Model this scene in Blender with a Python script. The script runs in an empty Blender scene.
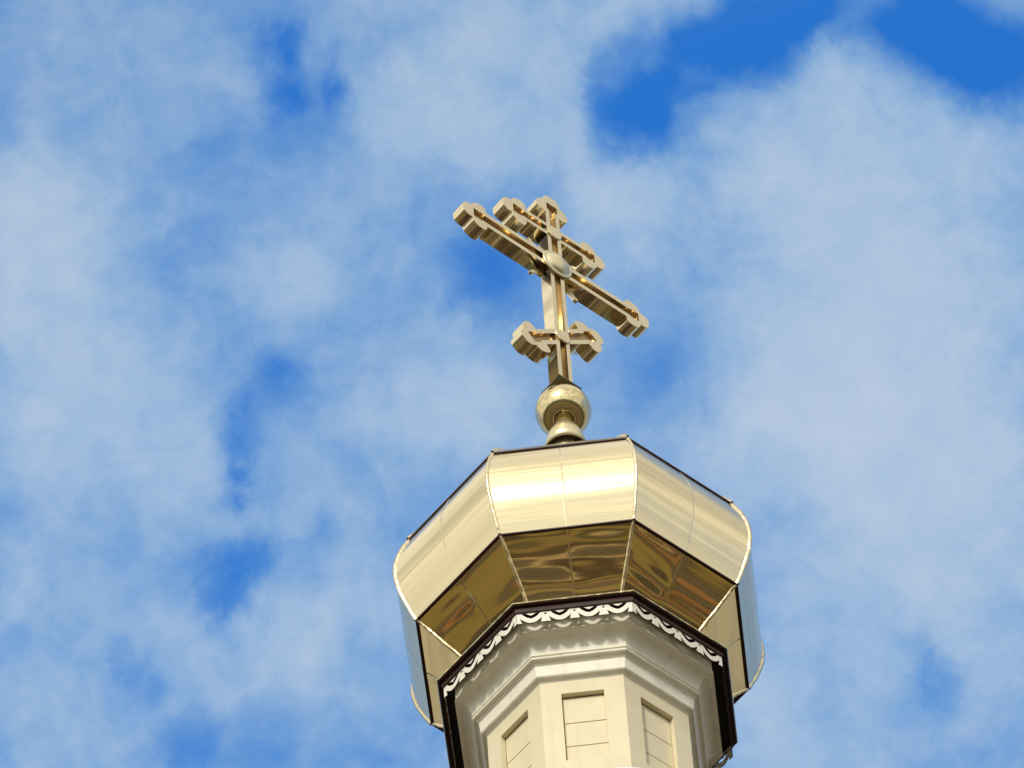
import bpy, bmesh, math, random
from mathutils import Vector, Matrix
random.seed(7)

# ------------------------------------------------------------------ frame
# The tower is modelled in its own units (1 unit = radius of the small eave,
# z = 0 at the eave); S turns them into metres, Z0 puts the ground at 0.
S = 0.6
Z0 = 34.33
def W(v): return Vector((v[0] * S, v[1] * S, (v[2] + Z0) * S))

scene = bpy.context.scene
C = scene.collection

# ------------------------------------------------------------------ camera
cd = bpy.data.cameras.new('camera')
cam = bpy.data.objects.new('camera', cd); C.objects.link(cam)
cR = Vector((0.99329, 0.10800, -0.04144)).normalized()
cF = Vector((-0.02912, 0.58009, 0.81403)).normalized()
cU = cR.cross(cF).normalized(); cR = cF.cross(cU)
M = Matrix((cR, cU, -cF)).transposed().to_4x4()
M.translation = W((0.93646, -25.28088, -31.82561))
cam.matrix_world = M
cd.sensor_width = 36; cd.lens = 6401.185 * 36 / 1024
cd.clip_start = 0.1; cd.clip_end = 20000
scene.camera = cam

# ------------------------------------------------------------------ light
SUN_EL = math.radians(31)
SUN_AZ = math.radians(-90 - 14)            # direction towards the sun, measured from +X
sun_dir = Vector((math.cos(SUN_EL) * math.cos(SUN_AZ), math.cos(SUN_EL) * math.sin(SUN_AZ), math.sin(SUN_EL)))
sl = bpy.data.lights.new('sun', 'SUN'); sl.energy = 1.85; sl.angle = math.radians(7); sl.color = (1.0, 0.93, 0.82)
so = bpy.data.objects.new('sun', sl); C.objects.link(so)
so.rotation_euler = sun_dir.to_track_quat('Z', 'Y').to_euler(); so.location = (0, -20, 60)

scene.view_settings.view_transform = 'Standard'
scene.view_settings.look = 'None'
scene.view_settings.exposure = 0.0
scene.view_settings.gamma = 1.0
scene.view_settings.use_curve_mapping = False

# ------------------------------------------------------------------ sky with clouds, all laid out by direction
world = bpy.data.worlds.new('World'); scene.world = world; world.use_nodes = True
nt = world.node_tree; nt.nodes.clear()
class G:
    """small helper to write shader maths"""
    def __init__(s, nt): s.nt = nt
    def node(s, t, **kw):
        n = s.nt.nodes.new(t)
        for k, v in kw.items(): setattr(n, k, v)
        return n
    def put(s, sock, v):
        if hasattr(v, 'is_output') or isinstance(v, bpy.types.NodeSocket): s.nt.links.new(v, sock)
        else: sock.default_value = v
    def m(s, op, *a, clamp=False):
        n = s.node('ShaderNodeMath', operation=op, use_clamp=clamp)
        for i, v in enumerate(a): s.put(n.inputs[i], v)
        return n.outputs[0]
    def vm(s, op, *a, out=0):
        n = s.node('ShaderNodeVectorMath', operation=op)
        for i, v in enumerate(a):
            if op == 'SCALE' and i == 1: s.put(n.inputs['Scale'], v)
            else: s.put(n.inputs[i], v)
        return n.outputs[out]
    def noise(s, vec, scale, detail=4, rough=0.5, dist=0.0, out='Fac'):
        n = s.node('ShaderNodeTexNoise'); s.put(n.inputs['Vector'], vec)
        n.inputs['Scale'].default_value = scale; n.inputs['Detail'].default_value = detail
        n.inputs['Roughness'].default_value = rough; n.inputs['Distortion'].default_value = dist
        return n.outputs[out]
    def mix(s, f, a, b, typ='MIX'):
        n = s.node('ShaderNodeMix', data_type='RGBA', blend_type=typ)
        s.put(n.inputs[0], f); s.put(n.inputs[6], a); s.put(n.inputs[7], b)
        return n.outputs[2]
    def rng(s, v, a, b, c=0.0, d=1.0, interp='SMOOTHSTEP'):
        n = s.node('ShaderNodeMapRange', interpolation_type=interp)
        s.put(n.inputs[0], v)
        for i, x in zip((1, 2, 3, 4), (a, b, c, d)): n.inputs[i].default_value = x
        return n.outputs[0]
g = G(nt)
tc = g.node('ShaderNodeTexCoord'); d = tc.outputs['Generated']
sky = g.node('ShaderNodeTexSky', sky_type='NISHITA')
sky.sun_disc = False; sky.sun_elevation = SUN_EL
sky.sun_rotation = math.pi / 2 - SUN_AZ
sky.air_density = 1.0; sky.dust_density = 0.4; sky.ozone_density = 2.5; sky.altitude = 100
SKYK = 0.10
# soft clearings / banks: (azimuth offset, elevation offset) in thousandths of a radian around
# the part of the sky the cross stands against
F0 = Vector((-0.02912, 0.58009, 0.81403)).normalized()
def patch(x, y):
    return (F0 + cR * ((x - 512) / 6401.0) - cU * ((y - 384) / 6401.0)).normalized()
fine = g.noise(d, 42, 6, 0.58, 0.25, out='Color')
warp = g.vm('SCALE', g.vm('SUBTRACT', fine, (0.5, 0.5, 0.5)), 0.022)
dw = g.vm('ADD', d, warp)
clear = [  # x, y, radius (1/6400 rad), weight
    (640, 95, 38, .7), (700, 82, 44, .75), (755, 55, 40, .7), (805, 25, 34, .65), (745, 8, 24, .35), (602, 135, 24, .5), (650, 125, 26, .3), (588, 95, 20, .35),
    (915, 40, 30, .6), (975, 45, 46, .8), (1020, 55, 40, .75), (940, 5, 30, .5), (848, 22, 28, .45), (870, 62, 20, .3), (690, 45, 26, .2),
    (262, 45, 20, .6), (277, 90, 18, .6), (338, 80, 20, .5), (325, 120, 30, .15),
    (510, 270, 40, .5), (490, 305, 30, .2), (545, 185, 26, .3), (470, 230, 40, .1),
    (290, 390, 22, .42), (250, 425, 18, .5), (240, 465, 18, .55), (235, 490, 14, .2), (228, 565, 24, .6), (205, 600, 20, .45), (245, 540, 16, .3), (310, 540, 20, .3),
    (142, 670, 18, .4), (190, 745, 36, .4), (260, 750, 30, .1), (300, 590, 22, .15),
    (935, 655, 26, .3), (950, 690, 26, .3), (905, 620, 26, .2), (805, 515, 30, .22), (700, 360, 50, .3), (650, 370, 40, .2),
    (185, 245, 30, .2), (410, 480, 45, .2), (600, 400, 60, .1), (150, 170, 50, .1), (230, 330, 60, .08)]
bank = [
    (60, 310, 100, .35), (30, 220, 60, .2), (480, 60, 80, .25), (590, 205, 50, .25), (650, 180, 40, .2), (500, 150, 40, .12), (280, 300, 40, .15), (340, 430, 50, .15), (380, 520, 50, .1), (280, 640, 40, .15), (400, 130, 60, .15), (90, 60, 90, .15), (860, 200, 120, .22), (870, 340, 120, .28),
    (950, 430, 110, .25), (820, 440, 90, .25), (640, 20, 60, .25), (470, 420, 60, .25), (840, 700, 90, .25), (60, 620, 80, .12),
    (370, 660, 60, .1), (340, 330, 60, .08), (110, 440, 90, .12), (990, 560, 70, .2), (680, 300, 60, .1), (852, 35, 26, .18), (835, 78, 28, .15), (700, 30, 22, .2), (900, 130, 50, .2), (330, 590, 40, .05)]
def gauss_sum(lst):
    tot = None
    for x, y, r, w in lst:
        dist = g.vm('DISTANCE', dw, tuple(patch(x, y)), out=1)
        q = g.m('POWER', g.m('DIVIDE', dist, r / 6401.0 * 1.25), 2.0)
        e = g.m('MULTIPLY', g.m('EXPONENT', g.m('MULTIPLY', q, -1.0)), w)
        tot = e if tot is None else g.m('ADD', tot, e)
    return tot
n1 = g.noise(dw, 47, 7, 0.56)
n2 = g.noise(d, 115, 5, 0.62, 0.4)
n3 = g.noise(d, 2.6, 5, 0.55)
local = g.m('ADD', g.m('MULTIPLY', g.m('SUBTRACT', n1, 0.5), 0.98), g.m('MULTIPLY', g.m('SUBTRACT', n2, 0.5), 0.36))
dens = g.m('ADD', 0.60, local)
dens = g.m('ADD', dens, g.m('MULTIPLY', g.m('SUBTRACT', n3, 0.5), 0.25))
dens = g.m('SUBTRACT', dens, gauss_sum(clear))
dens = g.m('ADD', dens, gauss_sum(bank))
cover = g.rng(dens, -0.15, 1.0, 0.0, 0.95, 'SMOOTHSTEP')
bright = g.rng(g.m('ADD', dens, g.m('MULTIPLY', g.m('SUBTRACT', n2, 0.5), 0.5)), 0.35, 1.45, 0.0, 1.15, 'LINEAR')
hsv = g.node('ShaderNodeHueSaturation'); hsv.inputs['Hue'].default_value = 0.5
hsv.inputs['Saturation'].default_value = 1.0; hsv.inputs['Value'].default_value = 1.0
nt.links.new(g.mix(1.0, sky.outputs[0], (0.36, 1.72, 3.2, 1), 'MULTIPLY'), hsv.inputs['Color'])
cloud = g.mix(bright, (0.25 / SKYK, 0.46 / SKYK, 0.69 / SKYK, 1), (0.50 / SKYK, 0.60 / SKYK, 0.755 / SKYK, 1))
# thin cloud lights up warm round the sun
cosun0 = g.vm('DOT_PRODUCT', d, tuple(sun_dir), out=1)
cosun = g.m('MAXIMUM', cosun0, 0.0)
glow = g.m('ADD', g.m('MULTIPLY', g.m('POWER', cosun, 5.0), 0.7), g.m('MULTIPLY', g.m('POWER', cosun, 50.0), 4.5))
elev = g.node('ShaderNodeSeparateXYZ'); nt.links.new(d, elev.inputs[0])
low_sky = g.rng(elev.outputs[2], 0.65, 0.22, 0.0, 1.0)       # whiter haze towards the horizon
around = g.rng(g.vm('DOT_PRODUCT', d, tuple(F0), out=1), 0.985, 0.90, 0.0, 0.5)
warm = g.m('MAXIMUM', g.m('MAXIMUM', g.rng(cosun0, -0.045, 0.30), low_sky), around)
hazy = g.vm('SCALE', (0.93 / SKYK, 0.92 / SKYK, 0.84 / SKYK), g.rng(g.noise(d, 5.5, 4, 0.6, 0.5), 0.36, 0.62, 0.66, 1.06))
cover = g.m('MAXIMUM', cover, g.m('MULTIPLY', warm, 0.96))
hazy = g.vm('SCALE', hazy, g.rng(cosun0, -0.10, 0.36, 0.50, 1.0))
cloud = g.mix(warm, cloud, hazy)
cloud = g.vm('SCALE', cloud, g.m('ADD', 1.0, glow))
skycol = g.mix(cover, hsv.outputs[0], cloud)
bg = g.node('ShaderNodeBackground'); nt.links.new(skycol, bg.inputs[0]); bg.inputs[1].default_value = SKYK
wo = g.node('ShaderNodeOutputWorld'); nt.links.new(bg.outputs[0], wo.inputs[0])

# ------------------------------------------------------------------ materials
def new_mat(name):
    m = bpy.data.materials.new(name); m.use_nodes = True
    b = m.node_tree.nodes['Principled BSDF']
    return m, G(m.node_tree), b
def plain(name, col, rough=0.5, metal=0.0, var=0.08, scale=6.0, bump=0.0, bscale=60, spec=0.5, stain=None, streak=0.0):
    m, g, b = new_mat(name)
    tc = g.node('ShaderNodeTexCoord')
    n = g.noise(tc.outputs['Object'], scale, 5, 0.6)
    k = g.rng(n, 0.3, 0.7, 1 - var, 1 + var, 'LINEAR')
    colr = g.vm('SCALE', tuple(col), k)
    if stain:
        sn = g.rng(g.noise(tc.outputs['Object'], scale * 2.3, 6, 0.65), 0.55, 0.75, 0.0, stain[1])
        colr = g.mix(sn, colr, (*stain[0], 1))
        if streak:                                   # rain streaks down the paint
            mp = g.node('ShaderNodeMapping'); mp.inputs['Scale'].default_value = (22, 22, 1.6)
            g.nt.links.new(tc.outputs['Object'], mp.inputs['Vector'])
            st = g.rng(g.noise(mp.outputs[0], 1.0, 5, 0.6), 0.50, 0.72, 0.0, streak)
            colr = g.mix(st, colr, (*stain[0], 1))
    g.put(b.inputs['Base Color'], colr)
    b.inputs['Metallic'].default_value = metal
    b.inputs['Specular IOR Level'].default_value = spec
    g.put(b.inputs['Roughness'], g.rng(g.noise(tc.outputs['Object'], scale * 3, 3, 0.5), 0.3, 0.7, rough * 0.85, rough * 1.15, 'LINEAR'))
    if bump:
        bn = g.node('ShaderNodeBump'); bn.inputs['Strength'].default_value = bump; bn.inputs['Distance'].default_value = 0.01
        g.put(bn.inputs['Height'], g.noise(tc.outputs['Object'], bscale, 4, 0.6))
        g.nt.links.new(bn.outputs[0], b.inputs['Normal'])
    return m
def gold(name, col, rough, wav=0.25, zs=9.0, xs=1.1, dist=0.01, dents=0.0, metal=1.0, w2k=0.12):
    """gilded sheet: mirror-like, slightly rolled so reflections run in bands along the sheet"""
    m, g, b = new_mat(name)
    tc = g.node('ShaderNodeTexCoord'); ge = g.node('ShaderNodeNewGeometry')
    mp = g.node('ShaderNodeMapping'); mp.inputs['Scale'].default_value = (xs, xs, zs)
    g.nt.links.new(ge.outputs['Position'], mp.inputs['Vector'])
    w1 = g.noise(mp.outputs[0], 1.0, 1, 0.4)
    mp2 = g.node('ShaderNodeMapping'); mp2.inputs['Scale'].default_value = (xs * 3, xs * 3, zs * 5)
    g.nt.links.new(ge.outputs['Position'], mp2.inputs['Vector'])
    w2 = g.noise(mp2.outputs[0], 1.0, 3, 0.5)
    h = g.m('ADD', w1, g.m('MULTIPLY', w2, w2k))
    if dents:
        h = g.m('ADD', h, g.m('MULTIPLY', g.noise(ge.outputs['Position'], 3.0, 2, 0.5), dents))
    bn = g.node('ShaderNodeBump'); bn.inputs['Strength'].default_value = wav; bn.inputs['Distance'].default_value = dist
    g.put(bn.inputs['Height'], h); g.nt.links.new(bn.outputs[0], b.inputs['Normal'])
    k = g.rng(g.noise(mp2.outputs[0], 0.6, 4, 0.6), 0.3, 0.7, 0.93, 1.05, 'LINEAR')
    g.put(b.inputs['Base Color'], g.vm('SCALE', tuple(col), k))
    b.inputs['Metallic'].default_value = metal
    g.put(b.inputs['Roughness'], g.rng(g.noise(mp.outputs[0], 2.0, 4, 0.6), 0.3, 0.7, rough * 0.8, rough * 1.2, 'LINEAR'))
    return m
M_DOME = gold('gilded_sheet', (0.93, 0.77, 0.46), 0.15, 0.5, 8, 0.35, 0.022, 0.25)
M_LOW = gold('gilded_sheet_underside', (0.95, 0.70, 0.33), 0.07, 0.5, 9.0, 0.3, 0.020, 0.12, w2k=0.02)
M_CROSS = gold('gilded_cross_metal', (0.94, 0.79, 0.51), 0.17, 0.06, 6, 6, 0.01, 0.2, 0.97, w2k=0.0)
M_BALL = gold('gilded_ball', (0.80, 0.65, 0.35), 0.12, 0.08, 6, 6, 0.01, 0.1)
M_PED = gold('pale_gilded_metal', (0.78, 0.68, 0.42), 0.30, 0.05, 6, 6, 0.01, 0.2, 0.75, w2k=0.0)
M_GROOVE_DARK = gold('dark_groove_gold', (0.50, 0.32, 0.13), 0.38, 0.05, 6, 6, 0.01, 0.2, 0.9, w2k=0.0)
M_HOOD = gold('hood_reflection_gold', (0.30, 0.27, 0.13), 0.2, 0.1, 6, 6, 0.01, 0.2)  # darkened colour stands in for the dark reflection under the hood
M_TRIM = gold('gilded_trim', (0.92, 0.76, 0.46), 0.28, 0.6, 30, 30, 0.01, 0.5)
M_COLLAR = plain('zinc_collar', (0.68, 0.70, 0.72), 0.3, 1.0, 0.05, 20)
M_BROWN = plain('brown_painted_metal', (0.036, 0.013, 0.007), 0.30, 0.0, 0.2, 10, spec=0.25)
M_SOFFIT_SHADE = plain('soffit_boards_and_gap_shade', (0.012, 0.010, 0.011), 0.6, 0.0, 0.3, 12)
M_SEAM = plain('seam_shadow_brown', (0.05, 0.018, 0.010), 0.45, 0.0, 0.2, 30)
M_WHITE = plain('white_painted_wood', (0.80, 0.78, 0.74), 0.5, 0.0, 0.05, 20, 0.15, 90, stain=((0.55, 0.52, 0.46), 0.3))
M_LACE = plain('white_lace_paint', (0.82, 0.76, 0.64), 0.45, 0.0, 0.05, 20, 0.15, 90)
M_CORNICE = plain('pale_cream_paint', (0.88, 0.83, 0.68), 0.5, 0.0, 0.04, 8, 0.1, 60, stain=((0.60, 0.55, 0.43), 0.25), streak=0.35)
M_WALL = plain('cream_painted_boards', (0.76, 0.67, 0.45), 0.55, 0.0, 0.04, 7, 0.12, 70, stain=((0.64, 0.54, 0.36), 0.25), streak=0.4)
M_GROOVE = plain('bare_groove', (0.50, 0.30, 0.17), 0.8, 0.0, 0.2, 20)
M_CAP = plain('white_sheet_cap', (0.72, 0.78, 0.88), 0.35, 0.0, 0.08, 14, stain=((0.9, 0.88, 0.82), 0.6))
M_ROOF = plain('brown_roof_sheet', (0.11, 0.055, 0.025), 0.4, 0.0, 0.25, 2, 0.2, 20)
M_PLASTER = plain('church_wall_paint', (0.62, 0.54, 0.38), 0.7, 0.0, 0.08, 1.0, 0.1, 20)
M_GLASS = plain('dark_window_glass', (0.02, 0.025, 0.03), 0.08, 0.0, 0.1, 2)

# ------------------------------------------------------------------ mesh helpers
def link_mesh(name, me, mats, parent=None):
    """me has world coordinates: moves the origin to the mesh's own base centre"""
    xs = [v.co for v in me.vertices]
    lo = Vector([min(v[i] for v in xs) for i in range(3)]); hi = Vector([max(v[i] for v in xs) for i in range(3)])
    c = Vector(((lo.x + hi.x) / 2, (lo.y + hi.y) / 2, lo.z))
    me.transform(Matrix.Translation(-c))
    for m in mats if isinstance(mats, (list, tuple)) else [mats]: me.materials.append(m)
    o = bpy.data.objects.new(name, me); C.objects.link(o)
    o['wc'] = tuple(c)
    if parent is not None:
        o.parent = parent; o.location = c - Vector(parent['wc'])
    else: o.location = c
    return o
def empty(name, wpos, label, cat, group=None):
    o = bpy.data.objects.new(name, None); C.objects.link(o); o.location = wpos; o['wc'] = tuple(wpos)
    o.empty_display_size = 0.2
    o['label'] = label; o['category'] = cat
    if group: o['group'] = group
    return o
def finish(name, bm, mats, parent=None, smooth=False, scale=True, bevel=0.0):
    bmesh.ops.recalc_face_normals(bm, faces=bm.faces[:])
    if bevel:
        es = [e for e in bm.edges if len(e.link_faces) == 2 and e.calc_face_angle(0) > 0.5]
        bmesh.ops.bevel(bm, geom=es, offset=bevel, segments=1, affect='EDGES', clamp_overlap=True)
    me = bpy.data.meshes.new(name)
    if scale:
        for v in bm.verts: v.co = W(v.co)
    bm.to_mesh(me); bm.free()
    if smooth:
        for p in me.polygons: p.use_smooth = True
    return link_mesh(name, me, mats, parent)
def quad(bm, a, b, c, d, mi=0, smooth=False):
    vs = [bm.verts.new(p) for p in (a, b, c, d)]
    f = bm.faces.new(vs); f.material_index = mi; f.smooth = smooth
    return f
def box(bm, lo, hi, mat=None, mi=0):
    P = [Vector((x, y, z)) for x in (lo[0], hi[0]) for y in (lo[1], hi[1]) for z in (lo[2], hi[2])]
    if mat is not None: P = [mat @ p for p in P]
    v = [bm.verts.new(p) for p in P]
    for f in ((0, 1, 3, 2), (4, 6, 7, 5), (0, 4, 5, 1), (2, 3, 7, 6), (0, 2, 6, 4), (1, 5, 7, 3)):
        bm.faces.new([v[i] for i in f]).material_index = mi
def lathe(bm, prof, n=48, mi=0, smooth=True):
    rings = [[bm.verts.new((r * math.cos(2 * math.pi * i / n), r * math.sin(2 * math.pi * i / n), z)) for i in range(n)] for r, z in prof]
    for a, b in zip(rings, rings[1:]):
        for i in range(n):
            f = bm.faces.new((a[i], a[(i + 1) % n], b[(i + 1) % n], b[i])); f.smooth = smooth; f.material_index = mi
A0 = -90 - 22.5
def oct_pt(k, R, z):
    t = math.radians(A0 + 45 * k); return Vector((R * math.cos(t), R * math.sin(t), z))
def oct_sweep(bm, prof, mi=0, faces=range(8), nt_=1, smooth=False):
    """eight separate flat-sided bands following a profile of (vertex radius, z)"""
    for k in faces:
        cols = []
        for j in range(nt_ + 1):
            t = j / nt_
            cols.append([bm.verts.new(oct_pt(k, R, z).lerp(oct_pt(k + 1, R, z), t)) for R, z in prof])
        for a, b in zip(cols, cols[1:]):
            for i in range(len(prof) - 1):
                f = bm.faces.new((a[i], b[i], b[i + 1], a[i + 1])); f.material_index = mi; f.smooth = smooth
def catmull(pts, n=6):
    out = []
    P = [pts[0]] + list(pts) + [pts[-1]]
    for i in range(1, len(P) - 2):
        p0, p1, p2, p3 = P[i - 1:i + 3]
        for j in range(n):
            t = j / n
            out.append(tuple(0.5 * ((2 * p1[k]) + (-p0[k] + p2[k]) * t + (2 * p0[k] - 5 * p1[k] + 4 * p2[k] - p3[k]) * t * t + (-p0[k] + 3 * p1[k] - 3 * p2[k] + p3[k]) * t ** 3) for k in (0, 1)))
    out.append(tuple(pts[-1])); return out
def plate_mesh(loops, h0, h1, bevel=0.0):
    """filled 2D outline (first loop) with holes, between heights h0 and h1 along local z -> bmesh"""
    cu = bpy.data.curves.new('tmp', 'CURVE'); cu.dimensions = '2D'; cu.fill_mode = 'BOTH'
    cu.extrude = (h1 - h0) / 2 - bevel; cu.bevel_depth = bevel; cu.bevel_resolution = 0; cu.offset = -bevel
    for L in loops:
        sp = cu.splines.new('POLY'); sp.points.add(len(L) - 1)
        for q, (x, y) in zip(sp.points, L): q.co = (x, y, 0, 1)
        sp.use_cyclic_u = True
    ob = bpy.data.objects.new('tmp', cu)
    me = bpy.data.meshes.new_from_object(ob)
    bm = bmesh.new(); bm.from_mesh(me)
    for v in bm.verts: v.co.z += (h0 + h1) / 2
    bpy.data.objects.remove(ob); bpy.data.curves.remove(cu); bpy.data.meshes.remove(me)
    return bm
def join(bm, other, mat=None, mi=0):
    mp = {}
    for v in other.verts: mp[v] = bm.verts.new(mat @ v.co if mat is not None else v.co)
    for f in other.faces:
        try: nf = bm.faces.new([mp[v] for v in f.verts])
        except ValueError: continue
        nf.smooth = f.smooth; nf.material_index = f.material_index + mi
    other.free()

# ------------------------------------------------------------------ ground
m, g2, b = new_mat('ground_cover')
ge = g2.node('ShaderNodeNewGeometry'); P = ge.outputs['Position']
grass = g2.mix(g2.rng(g2.noise(P, 0.6, 6, 0.65), 0.35, 0.65), (0.010, 0.014, 0.002, 1), (0.032, 0.035, 0.006, 1))
soil = g2.mix(g2.noise(P, 2.0, 5, 0.6), (0.018, 0.009, 0.003, 1), (0.060, 0.030, 0.011, 1))
gc = g2.mix(g2.rng(g2.noise(P, 0.10, 5, 0.6, 0.6), 0.47, 0.52), grass, soil)
gc = g2.mix(g2.rng(g2.noise(P, 0.035, 3, 0.5), 0.60, 0.64), gc, (0.04, 0.042, 0.02, 1))
g2.put(b.inputs['Base Color'], gc); b.inputs['Roughness'].default_value = 0.95
bn = g2.node('ShaderNodeBump'); bn.inputs['Distance'].default_value = 0.05; g2.put(bn.inputs['Height'], g2.noise(P, 9, 5, 0.7)); g2.nt.links.new(bn.outputs[0], b.inputs['Normal'])
bm = bmesh.new(); bmesh.ops.create_circle(bm, cap_ends=True, radius=6000, segments=96)
gr = finish('ground', bm, m, scale=False); gr['kind'] = 'structure'
def ring(name, r0, r1, z, mat, wob=0.0, n=160):
    bm = bmesh.new(); a = []; b2 = []
    for i in range(n):
        t = 2 * math.pi * i / n; w_ = wob * (math.sin(3 * t + r0) + 0.8 * math.sin(7 * t + 2 * r1) + 0.4 * math.sin(17 * t + r0 * r1))
        a.append(bm.verts.new(((r0 + w_) * math.cos(t), (r0 + w_) * math.sin(t), z))); b2.append(bm.verts.new(((r1 + w_ * .7) * math.cos(t), (r1 + w_ * .7) * math.sin(t), z)))
    for i in range(n): bm.faces.new((a[i], a[(i + 1) % n], b2[(i + 1) % n], b2[i]))
    o = finish(name, bm, mat, scale=False); o['kind'] = 'structure'; return o
m_path = plain('path_paving', (0.50, 0.40, 0.23), 0.85, 0.0, 0.15, 1.5, 0.3, 12)
m_soil = plain('bare_soil', (0.26, 0.13, 0.045), 0.95, 0.0, 0.3, 1.0, 0.4, 6)
m_road = plain('asphalt_road', (0.07, 0.058, 0.040), 0.9, 0.0, 0.15, 1.5, 0.3, 12)
m_lawn = plain('dry_lawn', (0.17, 0.13, 0.032), 0.95, 0.0, 0.25, 0.8, 0.4, 8)
ring('unseen_path', 21.0, 22.6, 0.004, m_path, 1.3)  # rings added out of view so the gold mirrors parallel bands
ring('unseen_soil_strip', 24.6, 26.2, 0.004, m_soil, 0.7)
ring('unseen_road', 29.0, 33.0, 0.004, m_road)
ring('unseen_pavement', 33.0, 33.9, 0.12, m_path)
ring('unseen_lawn', 37.5, 41.5, 0.004, m_lawn, 0.9)
ring('unseen_path', 46.0, 47.4, 0.004, m_path, 0.9)
ring('unseen_soil_strip', 51.5, 54.5, 0.004, m_soil, 0.9)
ring('unseen_road', 56.0, 62.0, 0.004, m_road)
ring('unseen_lawn', 64.0, 90.0, 0.004, m_lawn, 1.5)
# wooded rise added round the horizon to colour the gold's side reflections
bm = bmesh.new(); n = 220; rings = []
for R_, hh in ((230, -1), (300, 13), (380, 20), (520, 24), (800, -2)):
    rr = []
    for i in range(n):
        t = 2 * math.pi * i / n
        k_ = 1 + .25 * math.sin(3 * t + 1) + .18 * math.sin(7 * t + R_ * .02) + .10 * math.sin(23 * t + R_) + random.uniform(-.06, .06)
        rr.append(bm.verts.new((R_ * math.cos(t), R_ * math.sin(t), hh * k_ if hh > 0 else hh)))
    rings.append(rr)
for a, b2 in zip(rings, rings[1:]):
    for i in range(n): bm.faces.new((a[i], a[(i + 1) % n], b2[(i + 1) % n], b2[i])).smooth = True
m_hill = plain('wooded_hills', (0.10, 0.105, 0.035), 0.95, 0.0, 0.4, 0.05)
hi_ = finish('unseen_hills', bm, m_hill, scale=False); hi_['kind'] = 'structure'
bm = bmesh.new()
box(bm, (-1.2, -21.0, -0.01), (1.2, -4.0, 0.006))
pa = finish('unseen_path', bm, m_path, scale=False); pa['kind'] = 'structure'

# ------------------------------------------------------------------ the tower
tower = empty('church_tower', W((0, 0, -Z0)), 'cream octagonal church tower with brown eave, white lace trim and faceted golden onion dome', 'church tower')

# body of the church below (outside the picture, seen in the gold's reflections)
body = bmesh.new()
box(body, (-6.6, -6.6, -Z0), (6.6, 6.6, -12.2))
bodyo = finish('church_body', body, M_PLASTER, tower)
bm = bmesh.new()
rt = [(-1.0, -3.4), (-3.2, -6.5), (-7.2, -12.3), (-7.2, -12.5)]
def sq(r, z): return [Vector((-r, -r, z)), Vector((r, -r, z)), Vector((r, r, z)), Vector((-r, r, z))]
prev = None
for r, z in rt:
    ring = [bm.verts.new(p) for p in sq(-r, z)]
    if prev:
        for i in range(4): bm.faces.new((prev[i], prev[(i + 1) % 4], ring[(i + 1) % 4], ring[i]))
    prev = ring
bm.faces.new(prev)
for k in range(4):                                  # standing seams
    rot = Matrix.Rotation(math.radians(90 * k), 4, 'Z')
    for i in range(-8, 9):
        x = i * 0.82
        y0 = -max(abs(x), 1.05)
        def zr(y):
            y = -y
            if y < 3.2: return -3.4 + (y - 1.0) / 2.2 * (-3.1)
            return -6.5 + (y - 3.2) / 4.0 * (-5.8)
        ys = [y0] + ([-3.2] if y0 > -3.2 else []) + [-7.19]
        for ya, yb in zip(ys, ys[1:]):
            a = [Vector((x - .02, ya, zr(ya))), Vector((x + .02, ya, zr(ya))), Vector((x + .02, yb, zr(yb))), Vector((x - .02, yb, zr(yb)))]
            top = [rot @ (p + Vector((0, 0, .07))) for p in a]; bot = [rot @ (p - Vector((0, 0, .02))) for p in a]
            tv = [bm.verts.new(p) for p in top]; bv = [bm.verts.new(p) for p in bot]
            bm.faces.new(tv)
            for j in range(4): bm.faces.new((tv[j], tv[(j + 1) % 4], bv[(j + 1) % 4], bv[j]))
finish('lower_roof', bm, M_ROOF, tower)
for k in range(4):
    rot = Matrix.Rotation(math.radians(90 * k), 4, 'Z')
    for x in (-3.6, 0, 3.6):
        if k == 0 and x == 0: continue
        bm = bmesh.new(); box(bm, (x - .75, -6.66, -24), (x + .75, -6.55, -19), rot)
        w = finish('window', bm, M_GLASS, tower)
        bm = bmesh.new()
        for lo, hi in (((x - .95, -6.78, -24.2), (x - .75, -6.56, -18.8)), ((x + .75, -6.78, -24.2), (x + .95, -6.56, -18.8)), ((x - .75, -6.78, -19), (x + .75, -6.56, -18.8)), ((x - .75, -6.8, -24.2), (x + .75, -6.56, -24.0)), ((x - .04, -6.72, -24), (x + .04, -6.57, -19))):
            box(bm, lo, hi, rot)
        finish('window_frame', bm, M_WHITE, w)
bm = bmesh.new(); box(bm, (-1.1, -6.7, -Z0), (1.1, -6.5, -29.5)); dr = finish('door', bm, M_BROWN, tower)
bm = bmesh.new()
for lo, hi in (((-1.4, -6.85, -Z0), (-1.1, -6.5, -29.2)), ((1.1, -6.85, -Z0), (1.4, -6.5, -29.2)), ((-1.1, -6.85, -29.5), (1.1, -6.5, -29.2))): box(bm, lo, hi)
finish('door_frame', bm, M_WHITE, dr)

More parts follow.
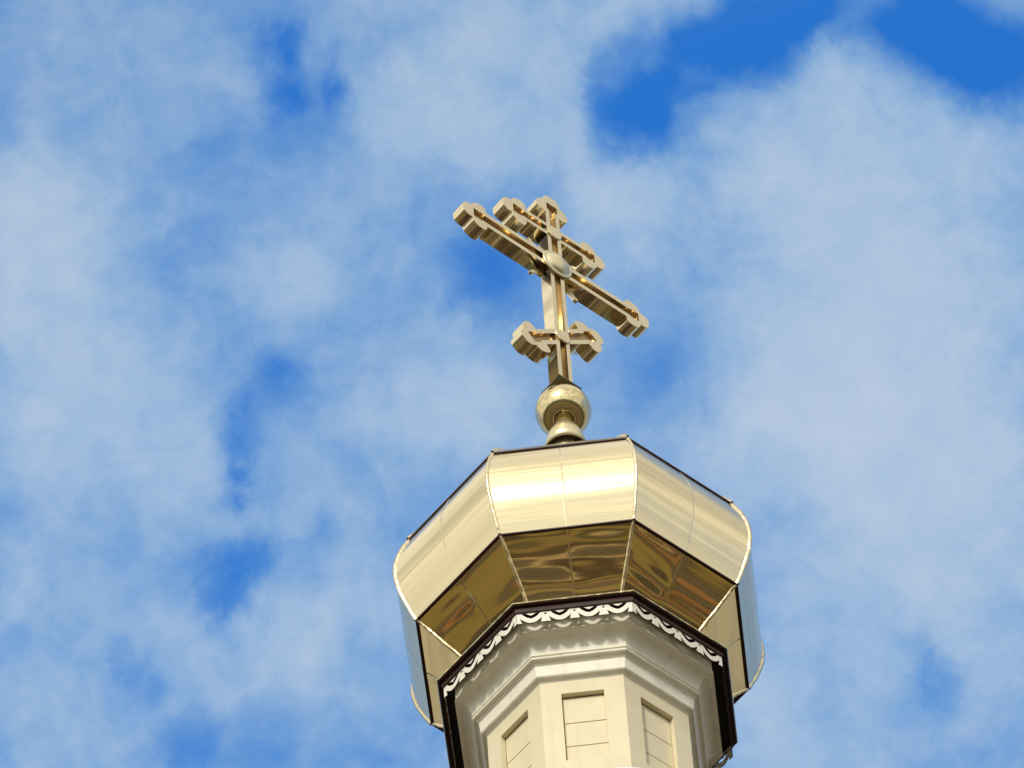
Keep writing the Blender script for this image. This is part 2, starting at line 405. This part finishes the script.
# arched dormer whose white cap just reaches into the bottom of the picture
cx, cy, cz, rad = 0.19, -2.0, -3.062, 0.50
arc = [(rad * math.sin(t), rad * math.cos(t) - rad) for t in [math.radians(-60 + 5 * i) for i in range(25)]]
bm = bmesh.new()
for y in (0,):
    top = [(cx + x, z + cz) for x, z in arc]; inn = [(cx + x * .94, z + cz - .035) for x, z in arc]
    for (a, b2), (c2, d2) in zip(zip(top, top[1:]), zip(inn, inn[1:])):
        quad(bm, (a[0], cy, a[1]), (b2[0], cy, b2[1]), (b2[0], -0.75, b2[1]), (a[0], -0.75, a[1]), smooth=True)
        quad(bm, (c2[0], cy, c2[1]), (d2[0], cy, d2[1]), (d2[0], -0.75, d2[1]), (c2[0], -0.75, c2[1]), smooth=True)
        quad(bm, (a[0], cy, a[1]), (b2[0], cy, b2[1]), (d2[0], cy, d2[1]), (c2[0], cy, c2[1]))
dorm = bmesh.new()
pl = [(cx + x * .9, z + cz - .04) for x, z in arc] + [(cx + .48, -5.4), (cx - .48, -5.4)]
fv = [dorm.verts.new((x, cy + .08, z)) for x, z in pl]; bv = [dorm.verts.new((x, -0.8, z)) for x, z in pl]
dorm.faces.new(fv); dorm.faces.new(bv[::-1])
for i in range(len(pl)): dorm.faces.new((fv[i], fv[(i + 1) % len(pl)], bv[(i + 1) % len(pl)], bv[i]))
do = finish('dormer', dorm, M_WALL, tower)
capo = finish('dormer_cap', bm, M_CAP, do); capo['label'] = 'white rounded metal cap'

# drum wall: eight board faces with a recessed panel each
RW = 0.685; AW = RW * math.cos(math.pi / 8); HW = RW * math.sin(math.pi / 8)
wall = bmesh.new()
def face_mat(k, ap):
    """local x along the face, local y up, local z outwards"""
    t = math.radians(-90 + 45 * k)
    n = Vector((math.cos(t), math.sin(t), 0)); x = Vector((-n.y, n.x, 0)); z = Vector((0, 0, 1))
    return Matrix((( x.x, z.x, n.x, n.x * ap), (x.y, z.y, n.y, n.y * ap), (x.z, z.z, n.z, 0), (0, 0, 0, 1)))
oct_top, oct_bot, dep = -0.43, -3.9, 0.036
for k in range(8):
    Mk = face_mat(k, 0)
    def L(x, y, z): return Mk @ Vector((x, y, z))
    def q(x0, x1, y0, y1, z=AW): quad(wall, L(x0, y0, z), L(x1, y0, z), L(x1, y1, z), L(x0, y1, z))
    wins = [(-1.25, -0.592), (-2.75, -1.62)]
    px = 0.133
    q(-HW, -px, oct_bot, oct_top); q(px, HW, oct_bot, oct_top)
    ys = oct_top
    for lo, hi in wins:
        q(-px, px, hi, ys); ys = lo
        quad(wall, L(-px, hi, AW), L(px, hi, AW), L(px, hi, AW - dep), L(-px, hi, AW - dep))
        quad(wall, L(-px, lo, AW), L(px, lo, AW), L(px, lo, AW - dep), L(-px, lo, AW - dep))
        quad(wall, L(-px, lo, AW), L(-px, hi, AW), L(-px, hi, AW - dep), L(-px, lo, AW - dep))
        quad(wall, L(px, lo, AW), L(px, hi, AW), L(px, hi, AW - dep), L(px, lo, AW - dep))
    q(-px, px, oct_bot, ys)
bmesh.ops.remove_doubles(wall, verts=wall.verts[:], dist=1e-5)
wo_ = finish('drum_wall', wall, M_WALL, tower)
for k in range(8):
    Mk = face_mat(k, AW - dep)
    bm = bmesh.new(); gap = 0.0045
    for lo, hi in wins:
        box(bm, (-px + .001, lo + .001, -.02), (px - .001, hi - .001, -.004), Mk, 1)
        cuts = [hi - .006] + [c for c in (-0.850, -1.077) if lo < c < hi] + ([-1.85, -2.08, -2.31, -2.54] if lo < -2 else []) + [lo + .004]
        for a, b2 in zip(cuts, cuts[1:]):
            box(bm, (-px + .004, b2 + gap, -.008), (px - .002, a - gap, 0.0), Mk, 0)
    finish('recessed_panel', bm, [M_WALL, M_GROOVE], wo_, bevel=0.0)

# cornice under the eave
bm = bmesh.new()
cove = [(0.865 - 0.088 * math.sin(t), -0.182 - 0.108 * (1 - math.cos(t))) for t in [math.radians(9 * i) for i in range(11)]]
bead = [(0.758 + 0.021 * math.cos(t), -0.3155 - 0.0165 * math.sin(t)) for t in [math.radians(-80 + 20 * i) for i in range(9)]]
prof = [(0.880, -0.022), (0.880, -0.160), (0.886, -0.163), (0.886, -0.172), (0.869, -0.179)] + cove + [(0.768, -0.291), (0.764, -0.297)] + bead + [(0.749, -0.336), (0.742, -0.345), (0.735, -0.352), (0.7255, -0.440), (0.718, -0.449), (0.705, -0.452), (0.692, -0.462), (0.684, -0.472)]
oct_sweep(bm, prof)
for f in bm.faces: f.smooth = False
finish('cornice', bm, M_CORNICE, tower)

# eave: thin metal roof with drip edge, fascia and soffit
bm = bmesh.new()
oct_sweep(bm, [(0.70, 0.11), (0.80, 0.07), (0.9985, 0.004)])
er = finish('eave_roof', bm, M_BROWN, tower)
bm = bmesh.new()
oct_sweep(bm, [(0.9985, 0.006), (1.0, 0.001), (0.997, -0.004)])
finish('drip_edge', bm, M_TRIM, er)
bm = bmesh.new()
oct_sweep(bm, [(0.996, -0.003), (0.990, -0.012), (0.968, -0.014), (0.966, -0.060), (0.955, -0.062)])
finish('fascia', bm, M_BROWN, er)
bm = bmesh.new()
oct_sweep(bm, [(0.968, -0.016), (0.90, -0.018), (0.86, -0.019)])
finish('soffit', bm, M_SOFFIT_SHADE, er)

# carved lace valance on every side
RL = 0.9545; AL = RL * math.cos(math.pi / 8); HL = RL * math.sin(math.pi / 8)
def lace_loops(half, n=4):
    per = 2 * half / n; zt, zb = -0.046, -0.164
    out = [(-half, zt)]
    bot = []
    for i in range(n):
        c = -half + per * (i + .5); h = per / 2
        pts = [(-h, zb + .004), (-h * .66, zb + .002), (-h * .76, -.110), (-h * .60, -.130), (-h * .36, -.151), (-h * .15, -.161), (h * .15, -.161), (h * .36, -.151), (h * .60, -.130), (h * .76, -.110), (h * .66, zb + .002), (h, zb + .004)]
        bot += [(c + x, z) for x, z in pts[(1 if i else 0):]]
    loops = [[(-half, zt)] + bot + [(half, zt)]]
    for i in range(n):
        c = -half + per * (i + .5); h = per / 2
        v = [(-h * .66, -.063), (-h * .36, -.064), (-h * .16, -.080), (0, -.088), (h * .16, -.080), (h * .36, -.064), (h * .66, -.063), (h * .48, -.088), (h * .26, -.108), (0, -.121), (-h * .26, -.108), (-h * .48, -.088)]
        loops.append([(c + x, z) for x, z in v])
    for i in range(n + 1):
        c = -half + per * i
        if i in (0, n): continue
        loops.append([(c + .0085 * math.cos(t), -.082 + .0085 * math.sin(t)) for t in [math.radians(36 * j) for j in range(10)]])
    return loops
for k in range(8):
    src = plate_mesh(lace_loops(HL - .001), -0.006, 0.0)
    src.normal_update()
    bm = bmesh.new(); join(bm, src, face_mat(k, AL))
    bmesh.ops.recalc_face_normals(bm, faces=bm.faces[:])
    nn = face_mat(k, 0).to_3x3() @ Vector((0, 0, 1))
    for f in bm.faces: f.material_index = 0 if f.normal.dot(nn) > 0.9 else 1       # only the front is painted
    finish('lace_trim', bm, [M_LACE, M_BROWN], tower)

# ------------------------------------------------------------------ golden onion dome
low = [(0.70, 0.09), (0.76, 0.20), (0.835, 0.305), (0.93, 0.402), (1.02, 0.500), (1.106, 0.592)]
mid = [(1.116, 0.592), (1.158, 0.690), (1.196, 0.790), (1.225, 0.890), (1.240, 0.990), (1.241, 1.075), (1.229, 1.170), (1.206, 1.260), (1.173, 1.350), (1.132, 1.440)]
upp = [(1.143, 1.441), (1.11, 1.495), (1.02, 1.61), (0.87, 1.76), (0.68, 1.90), (0.48, 2.06), (0.32, 2.24), (0.21, 2.44), (0.15, 2.62), (0.115, 2.76)]
bm = bmesh.new()
for pr in (low, mid, upp):
    pts = catmull(pr, 6); N = len(pts) - 1; nt_ = 24
    for k in range(8):
        hn = Vector((math.cos(math.radians(A0 + 22.5 + 45 * k)), math.sin(math.radians(A0 + 22.5 + 45 * k)), 0))
        amp = [random.uniform(-1, 1) for _ in range(8)]
        cols = []
        for j in range(nt_ + 1):
            t = j / nt_; half = 0 if t < .5 else 1; u = (t * 2) % 1.0 if j < nt_ else 1.0
            col = []
            for i, (R, z) in enumerate(pts):
                p = oct_pt(k, R, z).lerp(oct_pt(k + 1, R, z), t)
                a = pts[max(i - 1, 0)]; b2 = pts[min(i + 1, N)]
                tg = Vector((b2[0] - a[0], b2[1] - a[1])).normalized()
                out = hn * tg.y + Vector((0, 0, -tg.x)); v = i / N
                e = math.sin(math.pi * u) * math.sin(math.pi * min(max(v, 0), 1))
                base = (0.0016 + 0.0010 * amp[half]) if pr is low else 0.0006
                wob = (0.0030 if pr is low else 0.0005) * (0.5 + 0.5 * max(math.sin(math.pi * u), 0) ** .5) * (amp[2 + half] * math.sin(3 * math.pi * v) + amp[4 + half] * .6 * math.sin(5 * math.pi * v + 2 * u))
                col.append(bm.verts.new(p + out * (base * e + wob * math.sin(math.pi * v) ** .3)) if 0 < i < N else bm.verts.new(p))
            cols.append(col)
        for a, b2 in zip(cols, cols[1:]):
            for i in range(N):
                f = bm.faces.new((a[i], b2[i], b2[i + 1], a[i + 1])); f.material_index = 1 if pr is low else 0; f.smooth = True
# flat upright joints halfway along each side, and the laps
for k in range(8):
    for pr, w_ in ((low, .006), (mid, .006)):
        pts = catmull(pr, 6)
        c0 = [oct_pt(k, R, z).lerp(oct_pt(k + 1, R, z), 0.5) for R, z in pts]
        tdir = (oct_pt(k + 1, 1, 0) - oct_pt(k, 1, 0)).normalized(); n = Vector((c0[0].x, c0[0].y, 0)).normalized()
        for i in range(len(pts) - 1):
            nn0 = n * .0035
            quad(bm, c0[i] - tdir * w_ + n * .0006, c0[i] + n * .0022, c0[i + 1] + n * .0022, c0[i + 1] - tdir * w_ + n * .0006, smooth=True)
            quad(bm, c0[i] + n * .0022, c0[i] + tdir * w_ + n * .0006, c0[i + 1] + tdir * w_ + n * .0006, c0[i + 1] + n * .0022, smooth=True)
dome = finish('onion_dome', bm, [M_DOME, M_LOW], tower)
dome['label'] = 'faceted gilded onion dome'
for nm, pr in (('seam_shadow_strip', [(1.094, 0.583), (1.120, 0.583), (1.121, 0.592), (1.112, 0.593)]), ('seam_shadow_strip', [(1.122, 1.428), (1.146, 1.430), (1.147, 1.440), (1.135, 1.441)])):
    bm = bmesh.new(); oct_sweep(bm, pr); finish(nm, bm, M_SEAM, dome)  # brown painted in for the shaded gap under each lap
for k in range(8):
    bm = bmesh.new()
    for pr in (low, mid, upp):
        pts = catmull(pr, 6)
        t = math.radians(A0 + 45 * k); n = Vector((math.cos(t), math.sin(t), 0)); x = Vector((-n.y, n.x, 0))
        dl = (oct_pt(k - 1, 1, 0) - oct_pt(k, 1, 0)).normalized(); dr2 = (oct_pt(k + 1, 1, 0) - oct_pt(k, 1, 0)).normalized()
        rings = []
        for i, (R, z) in enumerate(pts):
            p = oct_pt(k, R, z)
            a = pts[max(i - 1, 0)]; b2 = pts[min(i + 1, len(pts) - 1)]
            tg = Vector((b2[0] - a[0], b2[1] - a[1])).normalized()
            out = n * tg.y + Vector((0, 0, -tg.x))          # outward normal of the ridge in its plane
            e = 0.0125 + 0.0015 * random.uniform(-1, 1)
            w_ = 0.013
            rings.append([bm.verts.new(v) for v in (p + dl * w_ - out * .002, p + dl * w_ * .75 + out * e * .7, p + out * e * 1.25, p + dr2 * w_ * .75 + out * e * .7, p + dr2 * w_ - out * .002)])
        for a, b2 in zip(rings, rings[1:]):
            for j in range(4):
                f = bm.faces.new((a[j], a[j + 1], b2[j + 1], b2[j])); f.smooth = True
    finish('ridge_strip', bm, M_TRIM, dome)

# ------------------------------------------------------------------ cross, ball and pedestal
cross = empty('roof_cross', W((0, 0, 2.70)), 'three barred golden Orthodox cross on a ball above the dome', 'cross')
bm = bmesh.new()
lathe(bm, [(0.112, 2.62), (0.112, 2.91)], 48)
lathe(bm, [(0.150, 2.79), (0.128, 2.915), (0.113, 2.905)], 48, 1)  # collar's inside coloured near-black in place of its shade
lathe(bm, [(0.150, 2.79), (0.155, 2.79), (0.130, 2.920), (0.1275, 2.928)], 48, 0)
lathe(bm, catmull([(0.128, 2.926), (0.124, 2.95), (0.112, 2.99), (0.092, 3.035), (0.070, 3.08), (0.055, 3.125)], 5), 48)
finish('pedestal', bm, [M_PED, M_SOFFIT_SHADE], cross)
bm = bmesh.new()
bmesh.ops.create_uvsphere(bm, u_segments=64, v_segments=40, radius=0.191)
for v in bm.verts: v.co.z += 3.262
finish('ball', bm, M_BALL, cross, smooth=True)

TH = math.radians(45)
bd = Vector((math.cos(TH), math.sin(TH), 0)); nd = Vector((math.sin(TH), -math.cos(TH), 0))
def cross_mat(s=0, z=0, rot=0.0, o=0.0):
    """local x along the bar, local y up, local z towards the front"""
    ux = bd * math.cos(rot) + Vector((0, 0, 1)) * math.sin(rot); uy = -bd * math.sin(rot) + Vector((0, 0, 1)) * math.cos(rot)
    p = bd * s + Vector((0, 0, z)) + nd * o
    return Matrix(((ux.x, uy.x, nd.x, p.x), (ux.y, uy.y, nd.y, p.y), (ux.z, uy.z, nd.z, p.z), (0, 0, 0, 1)))
# square sloped hood at the foot of the cross
bm = bmesh.new(); Mh = cross_mat(0, 3.503)
r = 0.099
base = [Vector((-r, 0, -r)), Vector((r, 0, -r)), Vector((r, 0, r)), Vector((-r, 0, r))]
apex = [Vector((x * .45, .055, z * .45)) for x, _, z in base]
under = [Vector((x * .35, .020, z * .35)) for x, _, z in base]
rim = [p + Vector((0, .006, 0)) for p in base]
B = [bm.verts.new(Mh @ p) for p in base]; A = [bm.verts.new(Mh @ p) for p in apex]; U_ = [bm.verts.new(Mh @ p) for p in under]; Rr = [bm.verts.new(Mh @ p) for p in rim]
for i in range(4):
    j = (i + 1) % 4
    bm.faces.new((Rr[i], Rr[j], A[j], A[i])); bm.faces.new((B[i], U_[i], U_[j], B[j])); bm.faces.new((B[i], B[j], Rr[j], Rr[i]))
bm.faces.new(A); bm.faces.new(U_)
finish('hood', bm, M_HOOD, cross)

# profile of a trefoil end, t outwards from the end of the bar, h half width
def tre(hb):
    return [(0, hb), (.006, .118), (.020, .136), (.045, .143), (.075, .140), (.100, .128), (.120, .110), (.132, .088), (.133, .070), (.150, .073), (.172, .070), (.192, .058), (.208, .040), (.212, .020)]
def arm(mat, x0a, x0b, x1, hb, front=0.056, back=-0.056, pocket=True, bar_part=True, end_parent=None):
    """one arm: bar from x0 (lower edge x0a, upper edge x0b) to x1, then a trefoil end; returns (bar bmesh, end bmesh)"""
    gh = hb * 0.46; fl = front - 0.026
    def floor_(b_):                                  # sunk face coloured a darker gold to quiet the sun's glints
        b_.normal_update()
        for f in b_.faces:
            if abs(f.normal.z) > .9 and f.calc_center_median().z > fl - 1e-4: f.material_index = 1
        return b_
    bar = bmesh.new()
    if x1 - max(x0a, x0b) > 0.01:
        outer = [(x0a, -hb), (x1 - .0005, -hb), (x1 - .0005, hb), (x0b, hb)]
        join(bar, floor_(plate_mesh([outer], back, fl)), mat)
        sl = (x0b - x0a) / (2 * hb)
        def xe(y): return x0a + (y + hb) * sl
        for lo, hi in ((-hb, -gh), (gh, hb)):
            join(bar, plate_mesh([[(xe(lo), lo), (x1 - .0005, lo), (x1 - .0005, hi), (xe(hi), hi)]], fl, front), mat)
    end = bmesh.new()
    T = [(x1 + t, h) for t, h in tre(hb)]
    outline = [(x, -h) for x, h in T] + [(x, h) for x, h in reversed(T)]
    join(end, floor_(plate_mesh([outline], back, fl)), mat)
    pk = 0.047; xp = x1 + .118
    # front plate with the pocket running out into the bar's groove
    up = [(x1, gh)] + [(x1 + .035, gh), (x1 + .045, pk), (xp, pk), (xp, -pk), (x1 + .045, -pk), (x1 + .035, -gh), (x1, -gh)]
    fp = [(x, -h) for x, h in T] + [(x, h) for x, h in reversed(T)] + up
    join(end, plate_mesh([fp], fl, front), mat)
    return bar, end
def build_bar(name, mats_, x0s, x1, hb, rotpair, label=None, front=.056, back=-.056):
    barbm = bmesh.new(); ends = []
    for (mt, (a, b2)) in zip(mats_, x0s):
        bb, ee = arm(mt, a, b2, x1, hb, front, back)
        join(barbm, bb); ends.append(ee)
    o = finish(name, barbm, [M_CROSS, M_GROOVE_DARK], cross)
    if label: o['label'] = label
    for e in ends: finish('trefoil_end', e, [M_CROSS, M_GROOVE_DARK], o)
    return o
PI = math.pi
SX = 0.0615
# upright with its top trefoil
bb, ee = arm(cross_mat(0, 0, PI / 2), 3.525, 3.525, 5.586, SX, .053, -.050)
up = finish('upright', bb, [M_CROSS, M_GROOVE_DARK], cross); finish('trefoil_end', ee, [M_CROSS, M_GROOVE_DARK], up)
g_ = SX + .001
def flip(z, rot): return cross_mat(0, z, rot)
build_bar('crossbar', [cross_mat(0, 4.955), cross_mat(0, 4.955, PI)], [(g_, g_), (g_, g_)], 0.622, 0.081, None, 'long middle bar')
build_bar('crossbar', [cross_mat(0, 5.352), cross_mat(0, 5.352, PI)], [(g_, g_), (g_, g_)], 0.250, 0.070, None, 'short upper bar')
RB = math.radians(41); hb = 0.068
# ends cut upright against the post: x*cos - y*sin = g
def cutx(y): return (g_ + y * math.sin(RB)) / math.cos(RB)
build_bar('footrest_bar', [cross_mat(0, 4.085, RB), cross_mat(0, 4.085, RB + PI)], [(cutx(-hb), cutx(hb))] * 2, 0.262, hb, None, 'slanted lower bar')
# plain bosses over the small crossings
for z in (5.352, 4.085):
    bm = bmesh.new(); Mb = cross_mat(0, z, 0, 0.054)
    n = 32
    pr = [(0.066, 0.0), (0.066, 0.008), (0.060, 0.012), (0.0001, 0.013)]
    rr = [[bm.verts.new(Mb @ Vector((r_ * math.cos(2 * PI * i / n), r_ * math.sin(2 * PI * i / n), h))) for i in range(n)] for r_, h in pr]
    for a, b2 in zip(rr, rr[1:]):
        for i in range(n): bm.faces.new((a[i], a[(i + 1) % n], b2[(i + 1) % n], b2[i]))
    finish('boss', bm, M_CROSS, cross)
bm = bmesh.new(); Mb = cross_mat(0, 4.955, 0, 0.058); n = 48
pr = [(0.128, 0.0), (0.130, 0.006), (0.126, 0.013), (0.116, 0.014), (0.108, 0.010), (0.100, 0.016), (0.085, 0.030), (0.062, 0.041), (0.035, 0.048), (0.0001, 0.050)]
rr = [[bm.verts.new(Mb @ Vector((r_ * math.cos(2 * PI * i / n), r_ * math.sin(2 * PI * i / n), h))) for i in range(n)] for r_, h in pr]
for a, b2 in zip(rr, rr[1:]):
    for i in range(n):
        f = bm.faces.new((a[i], a[(i + 1) % n], b2[(i + 1) % n], b2[i])); f.smooth = True
finish('medallion', bm, M_PED, cross)
for kq in range(4):
    Mr = cross_mat(0, 4.955, PI / 4 + kq * PI / 2, 0)
    w0, w1, l0, l1 = 0.030, 0.010, 0.112, 0.300
    lp = [(l0, -w0), (l1 - .03, -w1), (l1 - .022, -.018), (l1, 0), (l1 - .022, .018), (l1 - .03, w1), (l0, w0)]
    bm = bmesh.new(); join(bm, plate_mesh([lp], -.012, .012), Mr)
    finish('ray', bm, M_CROSS, cross)
for o in list(bpy.data.objects):
    if 'wc' in o: del o['wc']
